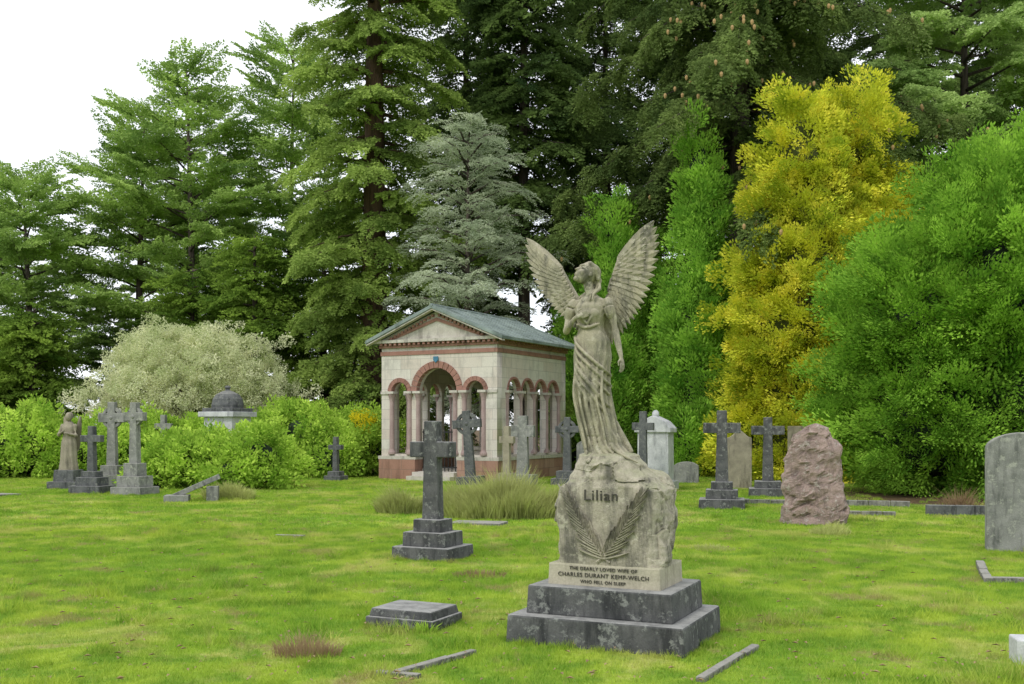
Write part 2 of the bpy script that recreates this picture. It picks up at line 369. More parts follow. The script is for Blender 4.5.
def lobes_pts(rr,lobes,dens,spray,up=.3,depth=.3,lump=1.0):
    P=[];Q=[];S=[]
    for (cx,cy,cz,rx,ry,rz) in lobes:
        n=int(dens*((rx*ry+rx*rz+ry*rz)/3)*4*math.pi)
        for i in range(n):
            u=Vector((rr.gauss(0,1),rr.gauss(0,1),rr.gauss(0,1))).normalized()
            nn=(noise.noise(Vector((u.x*2.2+cx,u.y*2.2+cy,u.z*2.2+cz)))*.28+noise.noise(Vector((u.x*6+cx,u.y*6,u.z*6+cz)))*.16)*lump
            k=1+nn-depth*rr.random()**1.5
            p=Vector((cx+u.x*rx*k,cy+u.y*ry*k,cz+u.z*rz*k))
            if p.z<.05 or p.y>cy+ry*.7: continue
            ins=False
            for l in lobes:
                if l[0]==cx and l[1]==cy and l[2]==cz: continue
                if ((p.x-l[0])/l[3])**2+((p.y-l[1])/l[4])**2+((p.z-l[2])/l[5])**2<.45: ins=True;break
            if ins: continue
            d=Vector((u.x/rx,u.y/ry,u.z/rz)).normalized()+Vector((0,0,up))+Vector((rr.gauss(0,.35),rr.gauss(0,.35),rr.gauss(0,.3)))
            if d.length<.05: d=Vector((0,0,1))
            P.append(tuple(p)); Q.append(eul(d,rr,1.2)); S.append(spray*rr.uniform(.6,1.35))
    return P,Q,S
def shrub(name,lobes,coll,dens=14,spray=.5,seed=1,core=None,up=.3,depth=.3,trunk=None,ck=.72,lump=1.0):
    rr=random.Random(seed); e=empty(name,(0,0,0)); mb=MB(); 
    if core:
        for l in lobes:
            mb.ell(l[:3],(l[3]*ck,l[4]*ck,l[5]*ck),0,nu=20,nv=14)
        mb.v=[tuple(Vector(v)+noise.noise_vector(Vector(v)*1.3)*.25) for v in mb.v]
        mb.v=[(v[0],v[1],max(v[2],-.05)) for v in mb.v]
        mb.obj("inner_foliage",[core],e,fixn=False)  # opaque dark core added so light does not show through the crown
    P,Q,S=lobes_pts(rr,lobes,dens,spray,up,depth,lump)
    scatter("foliage",coll,P,Q,S,e,seed)
    if trunk:
        tb=MB()
        for pts,rd in trunk: tb.tube(pts,rd,8,0)
        tb.obj("trunk_and_limbs",[M_bark],e,smooth=True,fixn=False)
    return e

ML_red=leafmat("foliage_redwood",(.09,.16,.03),(.44,.58,.14))
ML_pine=leafmat("foliage_pine",(.14,.25,.06),(.52,.70,.19))
ML_dk=leafmat("foliage_dark",(.035,.07,.025),(.19,.28,.075))
ML_yew=leafmat("foliage_yew",(.06,.13,.02),(.30,.44,.07))
ML_blue=leafmat("foliage_blue_cedar",(.28,.35,.22),(.60,.66,.46))
ML_over=leafmat("foliage_fir",(.055,.095,.03),(.23,.31,.09))
ML_cyp=leafmat("foliage_cypress",(.10,.27,.03),(.44,.72,.10),ns=1.2)
ML_gold=leafmat("foliage_golden",(.27,.38,.03),(.80,.80,.07),tip=(.90,.82,.10),ns=1.1,trans=.3)
ML_green=leafmat("foliage_green_cypress",(.07,.20,.02),(.40,.66,.08),ns=1.8)
ML_blos=leafmat("foliage_pale_blossom",(.38,.46,.18),(.90,.90,.62),ns=1.6)
ML_laur=leafmat("foliage_laurel",(.16,.33,.03),(.60,.80,.13),ns=1.2)
ML_top=leafmat("foliage_light_pine",(.16,.27,.07),(.50,.66,.22))
ML_dry=leafmat("dry_grass_blades",(.32,.34,.12),(.56,.60,.22),ns=3)
ML_brown=leafmat("brown_grass_blades",(.26,.17,.10),(.50,.38,.22),ns=3)
ML_yel=leafmat("yellow_flowers",(.75,.62,.03),(.9,.78,.04),ns=3)
M_core=flat("shaded_foliage",(.012,.028,.008),.95)  # core tones carry the shade inside the crowns in their colour
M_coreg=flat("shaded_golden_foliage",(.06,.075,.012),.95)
C_red=protos('needle',ML_red,droop=.3); C_pine=protos('needle',ML_pine,droop=-.05,leaf=.075,wid=.023,dens=1.35); C_dk=protos('needle',ML_dk,leaf=.07,wid=.021,dens=1.45)
C_yew=protos('needle',ML_yew,leaf=.09); C_blue=protos('needle',ML_blue,droop=.3,leaf=.09,wid=.02,dens=.8); C_over=protos('needle',ML_over,droop=.45,leaf=.08,wid=.024,dens=1.3)
C_cyp=protos('fan',ML_cyp); C_gold=protos('fan',ML_gold,n=230,leaf=.11,wid=.034); C_green=protos('fan',ML_green,leaf=.10,wid=.026,n=260)
C_blos=protos('leafy',ML_blos,leaf=.12,wid=.05,n=110); C_laur=protos('leafy',ML_laur,leaf=.24,wid=.065,n=80); C_top=protos('needle',ML_top,leaf=.08,wid=.024,dens=1.3)

# giant redwood
conifer("redwood_tree",-5.5,42,29,4.4,2.2,C_red,nb=125,prof=lambda t:.75*(1-t)**.5+.25*math.sin(t*17)**2*(1-t)+.1,slope=lambda t:-.05+.35*t,droop=.28,spray=1.4,seed=11,tr=.6,bark=M_barkr,step=.75)
# left pines
for i,(x,y,H,rm,nb) in enumerate([(-22.8,50,13.2,4.6,44),(-18.6,52,17.0,4.9,52),(-15.2,50,18.6,4.8,54),(-11.6,53,20.5,5.0,60),(-27,54,11.8,4.5,36),(-17,56,14,5,36)]):
    conifer("pine_tree",x,y,H,rm,3.0,C_pine,nb=nb,prof=lambda t:(.6+.45*math.sin(t*3.1))*(1-t*t*.72),slope=lambda t:.2+.4*t,droop=.1,spray=1.9,seed=20+i,tr=.25,step=1.0,inner=.4,lean=[-.5,.4,-.3,.6,0,.2][i])
# darker spruces on the left
for i,(x,y,H,rm) in enumerate([(-24,46,7.4,3),(-20.5,45,6.6,2.8),(-10.8,44,9.6,3.4),(-8.2,46,11,3.2),(-14,46,8.5,3.0),(-28,48,9,3)]):
    conifer("yew_tree",x,y,H,rm,.3,C_yew,nb=56,slope=lambda t:.4,droop=.3,spray=1.5,seed=40+i,tr=.25,step=.85)
# dark firs behind the mausoleum
for i,(x,y,H,rm,z0) in enumerate([(.55,46,26,3.2,9),(-2.2,50,25,3.5,3),(4.4,50,26,4.0,2),(8.8,52,27,4.4,2),(14,52,27,4.9,2),(19,53,27,5.2,1),(24.5,52,27,5.4,1)]):
    conifer("fir_tree",x,y,H,rm,z0,C_dk,nb=66,prof=lambda t:(1-t)**.5+.05,slope=lambda t:.05,droop=.3,spray=2.35,seed=60+i,tr=.32,step=1.25,thin=.3)
# blue-grey cedar
conifer("blue_cedar_tree",-1.6,38.5,12.3,3.2,1.5,C_blue,nb=80,prof=lambda t:(.55+.55*math.sin(t*3.0))*(1-t*.3),slope=lambda t:.75,droop=.5,spray=.9,seed=80,tr=.16,step=.55)
# cone-bearing fir overhanging
e,PP=conifer("coned_fir_tree",8.2,37.5,30,7.8,9.6,C_over,nb=130,prof=lambda t:(1-t)**.5*(.8+.3*math.sin(t*40)),slope=lambda t:-.05,droop=.35,spray=1.65,seed=90,tr=.5,step=.95)
rr=random.Random(5); cb=MB(); cb.lathe([(.01,0),(.045,.03),(.05,.08),(.03,.14),(.005,.17)],n=7)
M_cone=flat("fir_cone",(.46,.30,.13)); me=bpy.data.meshes.new("cone"); me.from_pydata(cb.v,[],cb.f); me.materials.append(M_cone)
CP=[p for p in PP if p[1]<37 and p[2]<24 for q in range(2) if rr.random()<.35]
scatter("cones",coll_of("fir_cones",[me]),[(p[0]+rr.gauss(0,.4),p[1]-.6+rr.gauss(0,.3),p[2]-.3+rr.gauss(0,.2)) for p in CP],[(math.pi,0,0)]*len(CP),[1.05]*len(CP),e)
# light pine top right
conifer("light_pine_tree",18.5,43,22,5.5,6,C_top,nb=76,prof=lambda t:(.6+.5*math.sin(t*3.1))*(1-t*.4),slope=lambda t:.3,droop=.15,spray=1.9,seed=95,tr=.4,step=.95,inner=.4)
conifer("light_pine_tree",25,42,19,5.0,2,C_top,nb=66,slope=lambda t:.3,droop=.15,spray=1.9,seed=96,tr=.4,step=1.0,inner=.4)

def cone_lobes(x,y,H,r,n=6,z0=0.3,pw=1.6,tp=.82):
    out=[]
    for i in range(n):
        t=(i+.5)/n; out.append((x+.1*math.sin(i*2.1),y+.1*math.cos(i*1.7),z0+(H-z0)*t,r*(1-t**pw*tp),r*(1-t**pw*tp),(H-z0)/n*.95))
    return out
for i,(x,y,H,r) in enumerate([(3.55,36.5,9.0,.85),(6.0,33.5,10.3,1.1),(4.8,37.5,8.0,1.0),(2.5,39,6.5,1.0),(7.1,35,6,1.0)]):
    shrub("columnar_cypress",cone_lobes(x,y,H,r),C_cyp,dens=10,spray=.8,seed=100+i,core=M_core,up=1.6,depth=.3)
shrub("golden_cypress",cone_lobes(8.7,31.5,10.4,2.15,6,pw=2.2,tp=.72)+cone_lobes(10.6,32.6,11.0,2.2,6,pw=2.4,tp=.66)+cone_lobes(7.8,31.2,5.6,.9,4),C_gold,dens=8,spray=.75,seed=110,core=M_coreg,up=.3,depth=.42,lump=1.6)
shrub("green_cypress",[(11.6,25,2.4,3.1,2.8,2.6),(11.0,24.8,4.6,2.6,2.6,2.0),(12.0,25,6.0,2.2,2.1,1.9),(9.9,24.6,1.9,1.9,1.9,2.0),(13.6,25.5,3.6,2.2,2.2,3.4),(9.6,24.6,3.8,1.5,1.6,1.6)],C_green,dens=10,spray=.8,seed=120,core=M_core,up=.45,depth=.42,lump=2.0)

# pale blossom tree
tk=[([(-11.6,38,0),(-11.4,38,1.2),(-11.7,38,2.2)],[.22,.17,.13])]
rr=random.Random(9)
for k in range(20):
    a=k*2.4; r1=rr.uniform(1.4,2.8); z1=rr.uniform(2.2,4.0)
    tk.append(([(-11.6,38,1.0+rr.random()),(-11.6+math.cos(a)*r1*.5,38+math.sin(a)*r1*.5,z1*.85),(-11.6+math.cos(a)*r1,38+math.sin(a)*r1,z1)],[.1,.05,.012]))
shrub("pale_blossom_tree",[(-11.6,38,3.0,3.0,2.8,1.6),(-13.3,37.6,2.8,1.6,1.7,1.2),(-9.7,37.6,2.7,1.7,1.7,1.2),(-12.4,37.7,4.2,1.5,1.5,.9),(-10.8,37.7,4.1,1.5,1.5,1.0),(-11.4,36.2,3.0,1.5,1.0,1.0)],C_blos,dens=12,spray=.44,seed=130,up=.2,depth=.6,trunk=tk,lump=2.2)
# laurel shrubs
LS=[[(-15.8,33,.8,2.0,1.3,1.15),(-13.6,33.4,.7,1.4,1.2,.95),(-18.6,33,.9,2.2,1.3,1.3),(-17.2,32.4,.5,1.0,.8,.8)],
    [(-8.6,27.5,.6,1.0,.9,.65),(-6.5,27.0,.6,.9,.8,.75),(-7.6,27.6,.55,1.0,.9,.85),(-7.0,26.5,.35,.6,.5,.5),(-9.3,27.2,.3,.6,.5,.5)],
    [(-10.4,33.8,.8,1.5,1.0,1.0),(-12.0,34,.7,1.6,1.2,1.1)],
    [(-6.4,33.5,.9,1.5,1.2,1.15),(-4.9,34.5,1.0,1.3,1.2,1.0),(-7.6,34.5,.9,1.3,1.2,1.35),(-5.7,32.6,.5,.8,.6,.7)]]
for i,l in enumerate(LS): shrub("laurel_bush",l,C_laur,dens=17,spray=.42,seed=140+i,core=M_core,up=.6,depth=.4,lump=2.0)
shrub("yellow_flowering_shrub",[(-4.75,33.6,1.65,.32,.3,.28),(-4.5,33.8,1.35,.25,.25,.25)],protos('leafy',ML_yel,leaf=.2,wid=.06,n=50),dens=40,spray=.25,seed=149,up=.4)
shrub("dark_shrub",[(5.6,36.5,1.0,2.0,1.2,1.5),(9,34.8,1.0,2.6,1.2,1.6),(12,31,.9,2.4,1.2,1.5),(16,30,1,2.4,1.2,2),(3,38,1,1.6,1,1.6)],C_yew,dens=7,spray=.7,seed=150,core=M_core,up=.4)

# ------------------------------------------------------------------ tufts
def tuft(name,x,y,rx,ry,h,mat,n,seed,wid=.006):
    rr=random.Random(seed); V=[];F=[]
    for i in range(n):
        a=rr.uniform(0,6.28); q=rr.random()**.5; bx,by=x+math.cos(a)*rx*q,y+math.sin(a)*ry*q
        lm=.75+.6*noise.noise(Vector((bx*3,by*3,seed)))
        hh=h*lm*rr.uniform(.4,1.15)*(1-.45*q*q); lx,ly=math.cos(a)*hh*.5*q+rr.gauss(0,.25)*hh,math.sin(a)*hh*.5*q+rr.gauss(0,.25)*hh
        b_=rr.uniform(0,3.14); dx,dy=math.cos(b_)*wid,math.sin(b_)*wid; k=len(V)
        V+=[(bx-dx,by-dy,0),(bx+dx,by+dy,0),(bx+lx*.4+dx*.7,by+ly*.4+dy*.7,hh*.6),(bx+lx*.4-dx*.7,by+ly*.4-dy*.7,hh*.6),(bx+lx,by+ly,hh*.95)]
        F+=[(k,k+1,k+2,k+3),(k+3,k+2,k+4)]
    ob=bpy.data.objects.new(name,arr_mesh(name,V,F,mat)); col0.objects.link(ob); return ob
tuft("heather_tussock",-.1,18.6,1.1,.7,.95,ML_dry,7000,1,.008)
tuft("heather_tussock",-2.0,19.4,.5,.4,.62,ML_dry,2600,2,.008)
tuft("heather_tussock",-6.2,23,.55,.4,.45,ML_dry,2000,7,.01)
tuft("dry_grass_tuft",-1.43,7.35,.25,.16,.24,ML_brown,520,3,.0025)
tuft("weed_tuft",-.68,8.15,.09,.05,.11,ML_laur,120,4,.007)
tuft("weed_tuft",4.7,15.5,.3,.2,.2,ML_dry,700,5,.005)
tuft("weed_tuft",2.6,13.6,.3,.3,.10,ML_dry,500,6,.005)
tuft("weed_tuft",-.35,11.2,.3,.22,.09,ML_brown,350,12,.004)
tuft("heather_tussock",-14,26,.8,.5,.4,ML_dry,2000,8,.01)
tuft("red_stem_shrub",8.15,19.2,.25,.2,.6,ML_brown,500,9,.006)
rr=random.Random(77); V=[];F=[]
for i in range(1300):
    y=6.5+22*rr.random()**1.6; x=rr.uniform(-.52,.52)*y; a=rr.uniform(0,6.28); l=rr.uniform(.012,.035); k=len(V); zz=.02+rr.random()*.02
    V+=[(x-math.cos(a)*l,y-math.sin(a)*l,zz),(x-math.sin(a)*l*.4,y+math.cos(a)*l*.4,zz+.012),(x+math.cos(a)*l,y+math.sin(a)*l,zz),(x+math.sin(a)*l*.4,y-math.cos(a)*l*.4,zz+.01)]; F.append((k,k+1,k+2,k+3))
ob=bpy.data.objects.new("fallen_leaves",arr_mesh("fallen_leaves",V,F,flat("dead_leaf",(.36,.25,.13),.8,0,3,.5))); col0.objects.link(ob)

# ------------------------------------------------------------------ stone crosses etc.
def steps(mb,spec,mat=0):
    z=-.02
    for (sx,sy,h) in spec: mb.box(0,0,z,sx,sy,h+.005,mat,.985); z+=h
    return z
def cross_outline(z0,z1,zs0,zs1,hw0,hw1,arm):
    return [(-hw0,z0),(hw0,z0),(hw1,zs0),(arm,zs0),(arm,zs1),(hw1,zs1),(hw1*.97,z1),(-hw1*.97,z1),(-hw1,zs1),(-arm,zs1),(-arm,zs0),(-hw1,zs0)]
def cross(name,x,y,rot,top,arm,hw,zs,spec,mat,th=.16,celtic=False,tilt=0):
    mb=MB(); z=steps(mb,spec); mb.prism(cross_outline(z-.01,top,zs[0],zs[1],hw*1.15,hw*.9,arm),-th/2,th/2)
    if celtic:
        zc=(zs[0]+zs[1])/2; r1=arm*.78;r0=arm*.56;n=32
        vs=[];
        for i in range(n):
            a=2*math.pi*i/n; c,s_=math.cos(a),math.sin(a)
            vs+=[(r0*c,-th*.32,zc+r0*s_),(r1*c,-th*.32,zc+r1*s_),(r1*c,th*.32,zc+r1*s_),(r0*c,th*.32,zc+r0*s_)]
        fs=[]
        for i in range(n):
            j=(i+1)%n
            for k in range(4): fs.append((i*4+k,i*4+(k+1)%4,j*4+(k+1)%4,j*4+k))
        mb.add(vs,fs)
        mb.ell((0,-th/2,zc),(.05,.03,.05),nu=12,nv=8)
    ob=mb.obj(name,[mat],None,(x,y,0),rot,bevel=.012); 
    if tilt: ob.rotation_euler=(0,R(tilt),R(rot))
    return ob
cross("stone_cross",-.96,12.75,-25,1.66,.285,.1,(1.22,1.41),[(.78,.66,.17),(.58,.48,.17),(.38,.32,.15)],M_dark,th=.15)
cross("stone_cross",4.1,20.5,-12,1.9,.36,.11,(1.46,1.66),[(.88,.7,.2),(.62,.5,.18),(.42,.34,.15)],M_dark)
cross("stone_cross",5.85,24,-12,1.8,.37,.11,(1.4,1.6),[(.86,.7,.2),(.6,.5,.16)],M_dark)
cross("celtic_cross",-1.11,28.5,-15,2.02,.4,.12,(1.55,1.78),[(.7,.5,.25)],M_darkc,celtic=True,tilt=-4)
cross("stone_cross",-.13,27.2,-20,1.6,.2,.09,(1.15,1.33),[(.6,.5,.25),(.4,.35,.15)],M_beige)
cross("stone_cross",.3,28.6,-20,1.88,.33,.15,(1.3,1.62),[(.7,.5,.3)],M_grey)
cross("celtic_cross",1.5,28.5,-15,1.84,.33,.1,(1.42,1.6),[(.8,.6,.2),(.55,.4,.2)],M_darkc,celtic=True)
cross("stone_cross",-10,25,-15,1.6,.28,.08,(1.22,1.38),[(.85,.65,.2),(.6,.45,.2),(.4,.3,.14)],M_darkc)
cross("celtic_cross",-10.85,28.5,-10,2.25,.38,.12,(1.7,1.95),[(.7,.6,.3),(.5,.4,.25)],M_grey,celtic=True)
cross("celtic_cross",-8.8,24.5,-20,2.15,.28,.1,(1.72,1.92),[(.85,.7,.2),(.65,.5,.25),(.4,.34,.3)],M_grey,celtic=True)
cross("stone_cross",-10.95,33,-10,1.95,.28,.09,(1.5,1.68),[(.6,.5,.3)],M_grey)
cross("stone_cross",-5.2,31,-20,1.28,.22,.07,(.9,1.04),[(.55,.5,.15),(.38,.34,.13)],M_darkc)
cross("stone_cross",3.15,25.2,-20,1.95,.26,.09,(1.5,1.68),[(.6,.5,.25)],M_darkc)

def headstone(name,x,y,rot,wd,h,th,mat,kind='round'):
    a=wd/2
    if kind=='round': top=[(a*math.cos(t),h-a*.45+a*.45*math.sin(t)) for t in [math.pi*i/18 for i in range(19)]]
    elif kind=='gable': top=[(a,h-.22),(a*.75,h-.2),(0,h),(-a*.75,h-.2),(-a,h-.22)]
    else: top=[(a,h),(-a,h)]
    mb=MB(); mb.prism([(-a,-.03)]+[(a,-.03)]+top,-th/2,th/2); return mb.obj(name,[mat],None,(x,y,0),rot,bevel=.015)
headstone("headstone",6.52,13.35,-12,.92,1.52,.14,M_grey,'round')
headstone("headstone",5.85,27,-10,.62,1.52,.15,M_beige,'gable')
headstone("headstone",7.85,29,-10,.45,1.6,.15,M_beige,'flat')
headstone("headstone",2.2,30,-15,.7,1.2,.15,M_grey,'round')
headstone("headstone",4.9,29.5,-15,.7,.6,.15,M_grey,'round')
mb=MB(); mb.box(0,0,-.02,1.0,.8,.25); mb.box(0,0,.2,.8,.6,1.25,0,.97); mb.prism([(-.46,1.44),(.46,1.44),(.46,1.55),(.3,1.72),(0,1.86),(-.3,1.72),(-.46,1.55)],-.34,.34); mb.ell((0,0,1.9),(.09,.09,.1))
mb.obj("marble_tomb_monument",[M_white],None,(3.6,26.3,0),-22,bevel=.015)
mb=MB(); mb.box(0,0,-.02,1.35,1.35,.5,1); mb.box(0,0,.47,1.0,1.0,1.4,0,.97); mb.box(0,0,1.87,1.22,1.22,.15,0); mb.box(0,0,2.01,1.05,1.05,.12,1)
mb.lathe([(.46,2.12),(.47,2.22),(.43,2.40),(.33,2.54),(.18,2.62),(.08,2.65),(.06,2.70),(.10,2.74),(.05,2.8)],n=20,mat=1)
mb.obj("domed_tomb_monument",[M_white,M_darkc],None,(-8.45,31.2,0),-20,bevel=.015)
mb=MB(); mb.T=Matrix.Translation((0,0,.28))@Euler((0,R(-24),0)).to_matrix().to_4x4(); mb.box(0,0,-.04,1.15,.16,.11); mb.box(.15,0,-.038,.16,.62,.106); mb.T=Matrix(); mb.box(-.35,0,-.02,.5,.4,.16); mb.box(.38,0,-.02,.24,.3,.34)
mb.obj("fallen_stone_cross",[M_grey],None,(-6.75,22.3,0),10,bevel=.01)
def rough(name,secs,mat,loc,rotz,seed,amp=.05,parent=None,nu=72,nz=60,front=None,pw=3.2,fac_=.3,ztop=1.2):
    V=[];F=[]; zs=[s[0] for s in secs]
    for j in range(nz+1):
        z=zs[0]+(zs[-1]-zs[0])*j/nz
        k=max(i for i in range(len(zs)-1) if zs[i]<=z+1e-9) if z<zs[-1] else len(zs)-2
        t=(z-zs[k])/(zs[k+1]-zs[k]); t=t*t*(3-2*t); s=[secs[k][q]*(1-t)+secs[k+1][q]*t for q in range(1,5)]
        for i in range(nu):
            th=2*math.pi*i/nu; c,sn=math.cos(th),math.sin(th)
            q=(abs(c)**pw+abs(sn)**pw)**(-1/pw)
            p=Vector((s[0]+s[2]*c*q,s[1]+s[3]*sn*q,z)); o_=Vector((seed*3.1,seed,0))
            vd,vp=noise.voronoi(p*6+o_); fac=noise.cell(vp[0]*7.3)*.9-.3
            d=noise.fractal(p*3.0+o_,1,2,4)*1.0; d2=noise.ridged_multi_fractal(p*2.2+o_,1,2,4,1,2)*.5-.5
            k2=(d+d2+fac*fac_)*amp
            fr=0
            if front is not None and sn<0 and p.y<front+.07:
                ex=max(0,min(1,(s[2]*.93-abs(p.x-s[0]))/.05)); ez=max(0,min(1,(ztop-z)/.06)); fr=ex*ez
            pr=p+Vector((c,sn,noise.noise(p*4+o_)*.5))*k2
            pf=Vector((p.x,front+noise.noise(p*9+o_)*.005,p.z)) if front is not None else pr
            V.append(pr.lerp(pf,fr))
    for j in range(nz):
        for i in range(nu): F.append((j*nu+i,j*nu+(i+1)%nu,(j+1)*nu+(i+1)%nu,(j+1)*nu+i))
    F.append(tuple(nz*nu+i for i in range(nu)))
    mb=MB(); mb.add(V,F); return mb.obj(name,[mat],parent,loc,rotz,fixn=False)
rough("rough_granite_headstone",[(-.05,0,0,.52,.2),(.3,0,0,.5,.19),(.8,-.02,0,.47,.17),(1.2,-.03,0,.42,.15),(1.45,-.02,0,.33,.12),(1.58,.02,0,.2,.09),(1.63,.03,0,.06,.04)],M_pink,(4.92,17.1,0),-15,3,.06,fac_=.45)

# ------------------------------------------------------------------ slabs and kerbs
def block(name,x,y,rot,sx,sy,h,mat,bev=.01,z=-.02):
    mb=MB(); r_=random.Random(int(x*100+y*10)); t=-sx/2
    while t<sx/2-.05:
        l=min(r_.uniform(.25,.55) if sy<.2 else 9,sx/2-t)
        mb.T=Matrix.Translation((t+l/2,r_.uniform(-.006,.006),r_.uniform(-.008,.004)))@Euler((r_.uniform(-.04,.04),r_.uniform(-.012,.012),r_.uniform(-.02,.02))).to_matrix().to_4x4()
        mb.box(0,0,z,l-.008,sy,h-z); t+=l
    return mb.obj(name,[mat],None,(x,y,0),rot,bevel=bev)
mb=MB(); mb.box(0,0,-.02,.62,.5,.1); mb.box(0,0,.075,.58,.46,.07,0,.94)
mb.obj("low_stone_block",[M_dark],None,(-.79,8.5,0),-25,bevel=.012)
block("grave_kerb",-.5,7.05,53,.8,.06,.035,M_kerb)
block("grave_kerb",-.72,6.72,-22,.34,.06,.03,M_kerb)
block("grave_kerb",1.46,7.05,60,1.15,.06,.035,M_kerb)
block("grave_kerb",5.12,11.4,69,1.5,.09,.06,M_kerb); block("grave_kerb",5.3,10.72,-5,.8,.09,.06,M_kerb)
block("marker_stone",3.46,7.1,-10,.14,.2,.17,M_white)
block("ledger_slab",-12.2,24.2,-20,1.6,.7,.06,M_kerb); block("ledger_slab",-.55,17.1,-20,.9,.4,.04,M_kerb)
block("grave_kerb",8.2,18.8,-10,1.5,.12,.18,M_darkc); block("grave_kerb",6.4,18.8,-15,.9,.1,.08,M_kerb); block("grave_kerb",6.9,21,-15,2,.12,.12,M_kerb)
block("grave_kerb",-3.2,15.2,-20,.5,.08,.03,M_kerb); block("grave_kerb",5.2,21.5,-15,1.4,.12,.1,M_kerb)

# ------------------------------------------------------------------ angel monument
mon=empty("angel_monument",(.79,7.98,0),-25)
mb=MB(); mb.box(0,0,-.03,1.36,1.06,.235,0,.985); mb.box(0,0,.2,1.13,.83,.215,0,.98)
mb.obj("stepped_base",[M_dark],mon,bevel=.015)
mb=MB(); mb.box(0,0,.405,.88,.58,.17,0,.985); mb.obj("inscription_block",[M_insc],mon,bevel=.012)
rough("rock_pedestal",[(.565,0,0,.425,.275),(.75,0,0,.43,.28),(.98,-.005,0,.44,.285),(1.12,-.0,0,.42,.27),(1.21,-.0,.0,.35,.245),(1.30,-.03,.0,.27,.21),(1.37,-.05,0,.22,.18),(1.42,-.06,0,.13,.1)],M_rock,(0,0,0),0,7,.055,mon,nu=170,nz=110,front=-.275,pw=3.6,fac_=.4)
def text(body,size,x,y,z,parent,mat,ext=.003,name="lettering",sp=1.12):
    c=bpy.data.curves.new(name,'FONT'); c.body=body; c.size=size; c.extrude=ext; c.align_x='CENTER'; c.materials.append(mat); c.space_character=sp
    ob=bpy.data.objects.new(name,c); col0.objects.link(ob); ob.location=(x,y,z); ob.rotation_euler=(R(90),0,0); ob.parent=parent; return ob
text("Lilian",.115,-.02,-.281,1.05,mon,M_letter,.006)
text("THE DEARLY LOVED WIFE OF",.036,0,-.292,.532,mon,M_letter)
text("CHARLES DURANT KEMP-WELCH",.043,0,-.2925,.482,mon,M_letter)
text("WHO FELL ON SLEEP",.034,0,-.2935,.437,mon,M_letter)
def leafshape(mb,p,d,nrm,l,w_,th=.006,bend=0,mat=0,n=7):
    p=Vector(p); d=Vector(d).normalized(); nrm=Vector(nrm).normalized(); s=d.cross(nrm).normalized(); nrm=s.cross(d).normalized()
    vs=[]
    for j in range(n+1):
        t=j/n; ww=w_*(math.sin(math.pi*min(1,t*.86+.12))**.6)*(1 if t<.96 else .5)
        c=p+d*l*t+s*bend*l*t*t
        vs+=[c-s*ww,c+nrm*th,c+s*ww,c-nrm*th]
    fs=[]
    for j in range(n):
        for k in range(4): a=j*4+k; b_=j*4+(k+1)%4; fs.append((a,b_,b_+4,a+4))
    fs+=[(3,2,1,0),(n*4,n*4+1,n*4+2,n*4+3)]
    mb.add(vs,fs,mat)
pm=MB(); rp_=random.Random(8)
for sg in (-1,1):
    fx=lambda t:sg*(-.05+.33*t**.85); fz=lambda t:.595+.40*t+.08*t*t
    for i in range(18):
        t=(i+1)/18; bx,bz=fx(t),fz(t)
        tg=Vector((fx(t+.02)-fx(max(0,t-.02)),0,fz(t+.02)-fz(t-.02))).normalized()
        for s2 in (-1,1):
            side=Vector((tg.z*s2,0,-tg.x*s2)); d=tg+side*(.62+.15*rp_.random()-.3*t)
            ln=(.20-.09*t)*rp_.uniform(.8,1.15)
            if abs(bx+d.normalized().x*ln)>.38: ln*=.6
            leafshape(pm,(bx,-.279,bz),(d.x,-.06,d.z),(0,-1,0),ln,.0105,.018,bend=-.12*s2)
    pm.tube([(fx(t),-.281,fz(t)) for t in [j/10 for j in range(11)]],[.012-.0007*j for j in range(11)],6)
pm.obj("carved_palm_branches",[M_rock],mon,smooth=False)

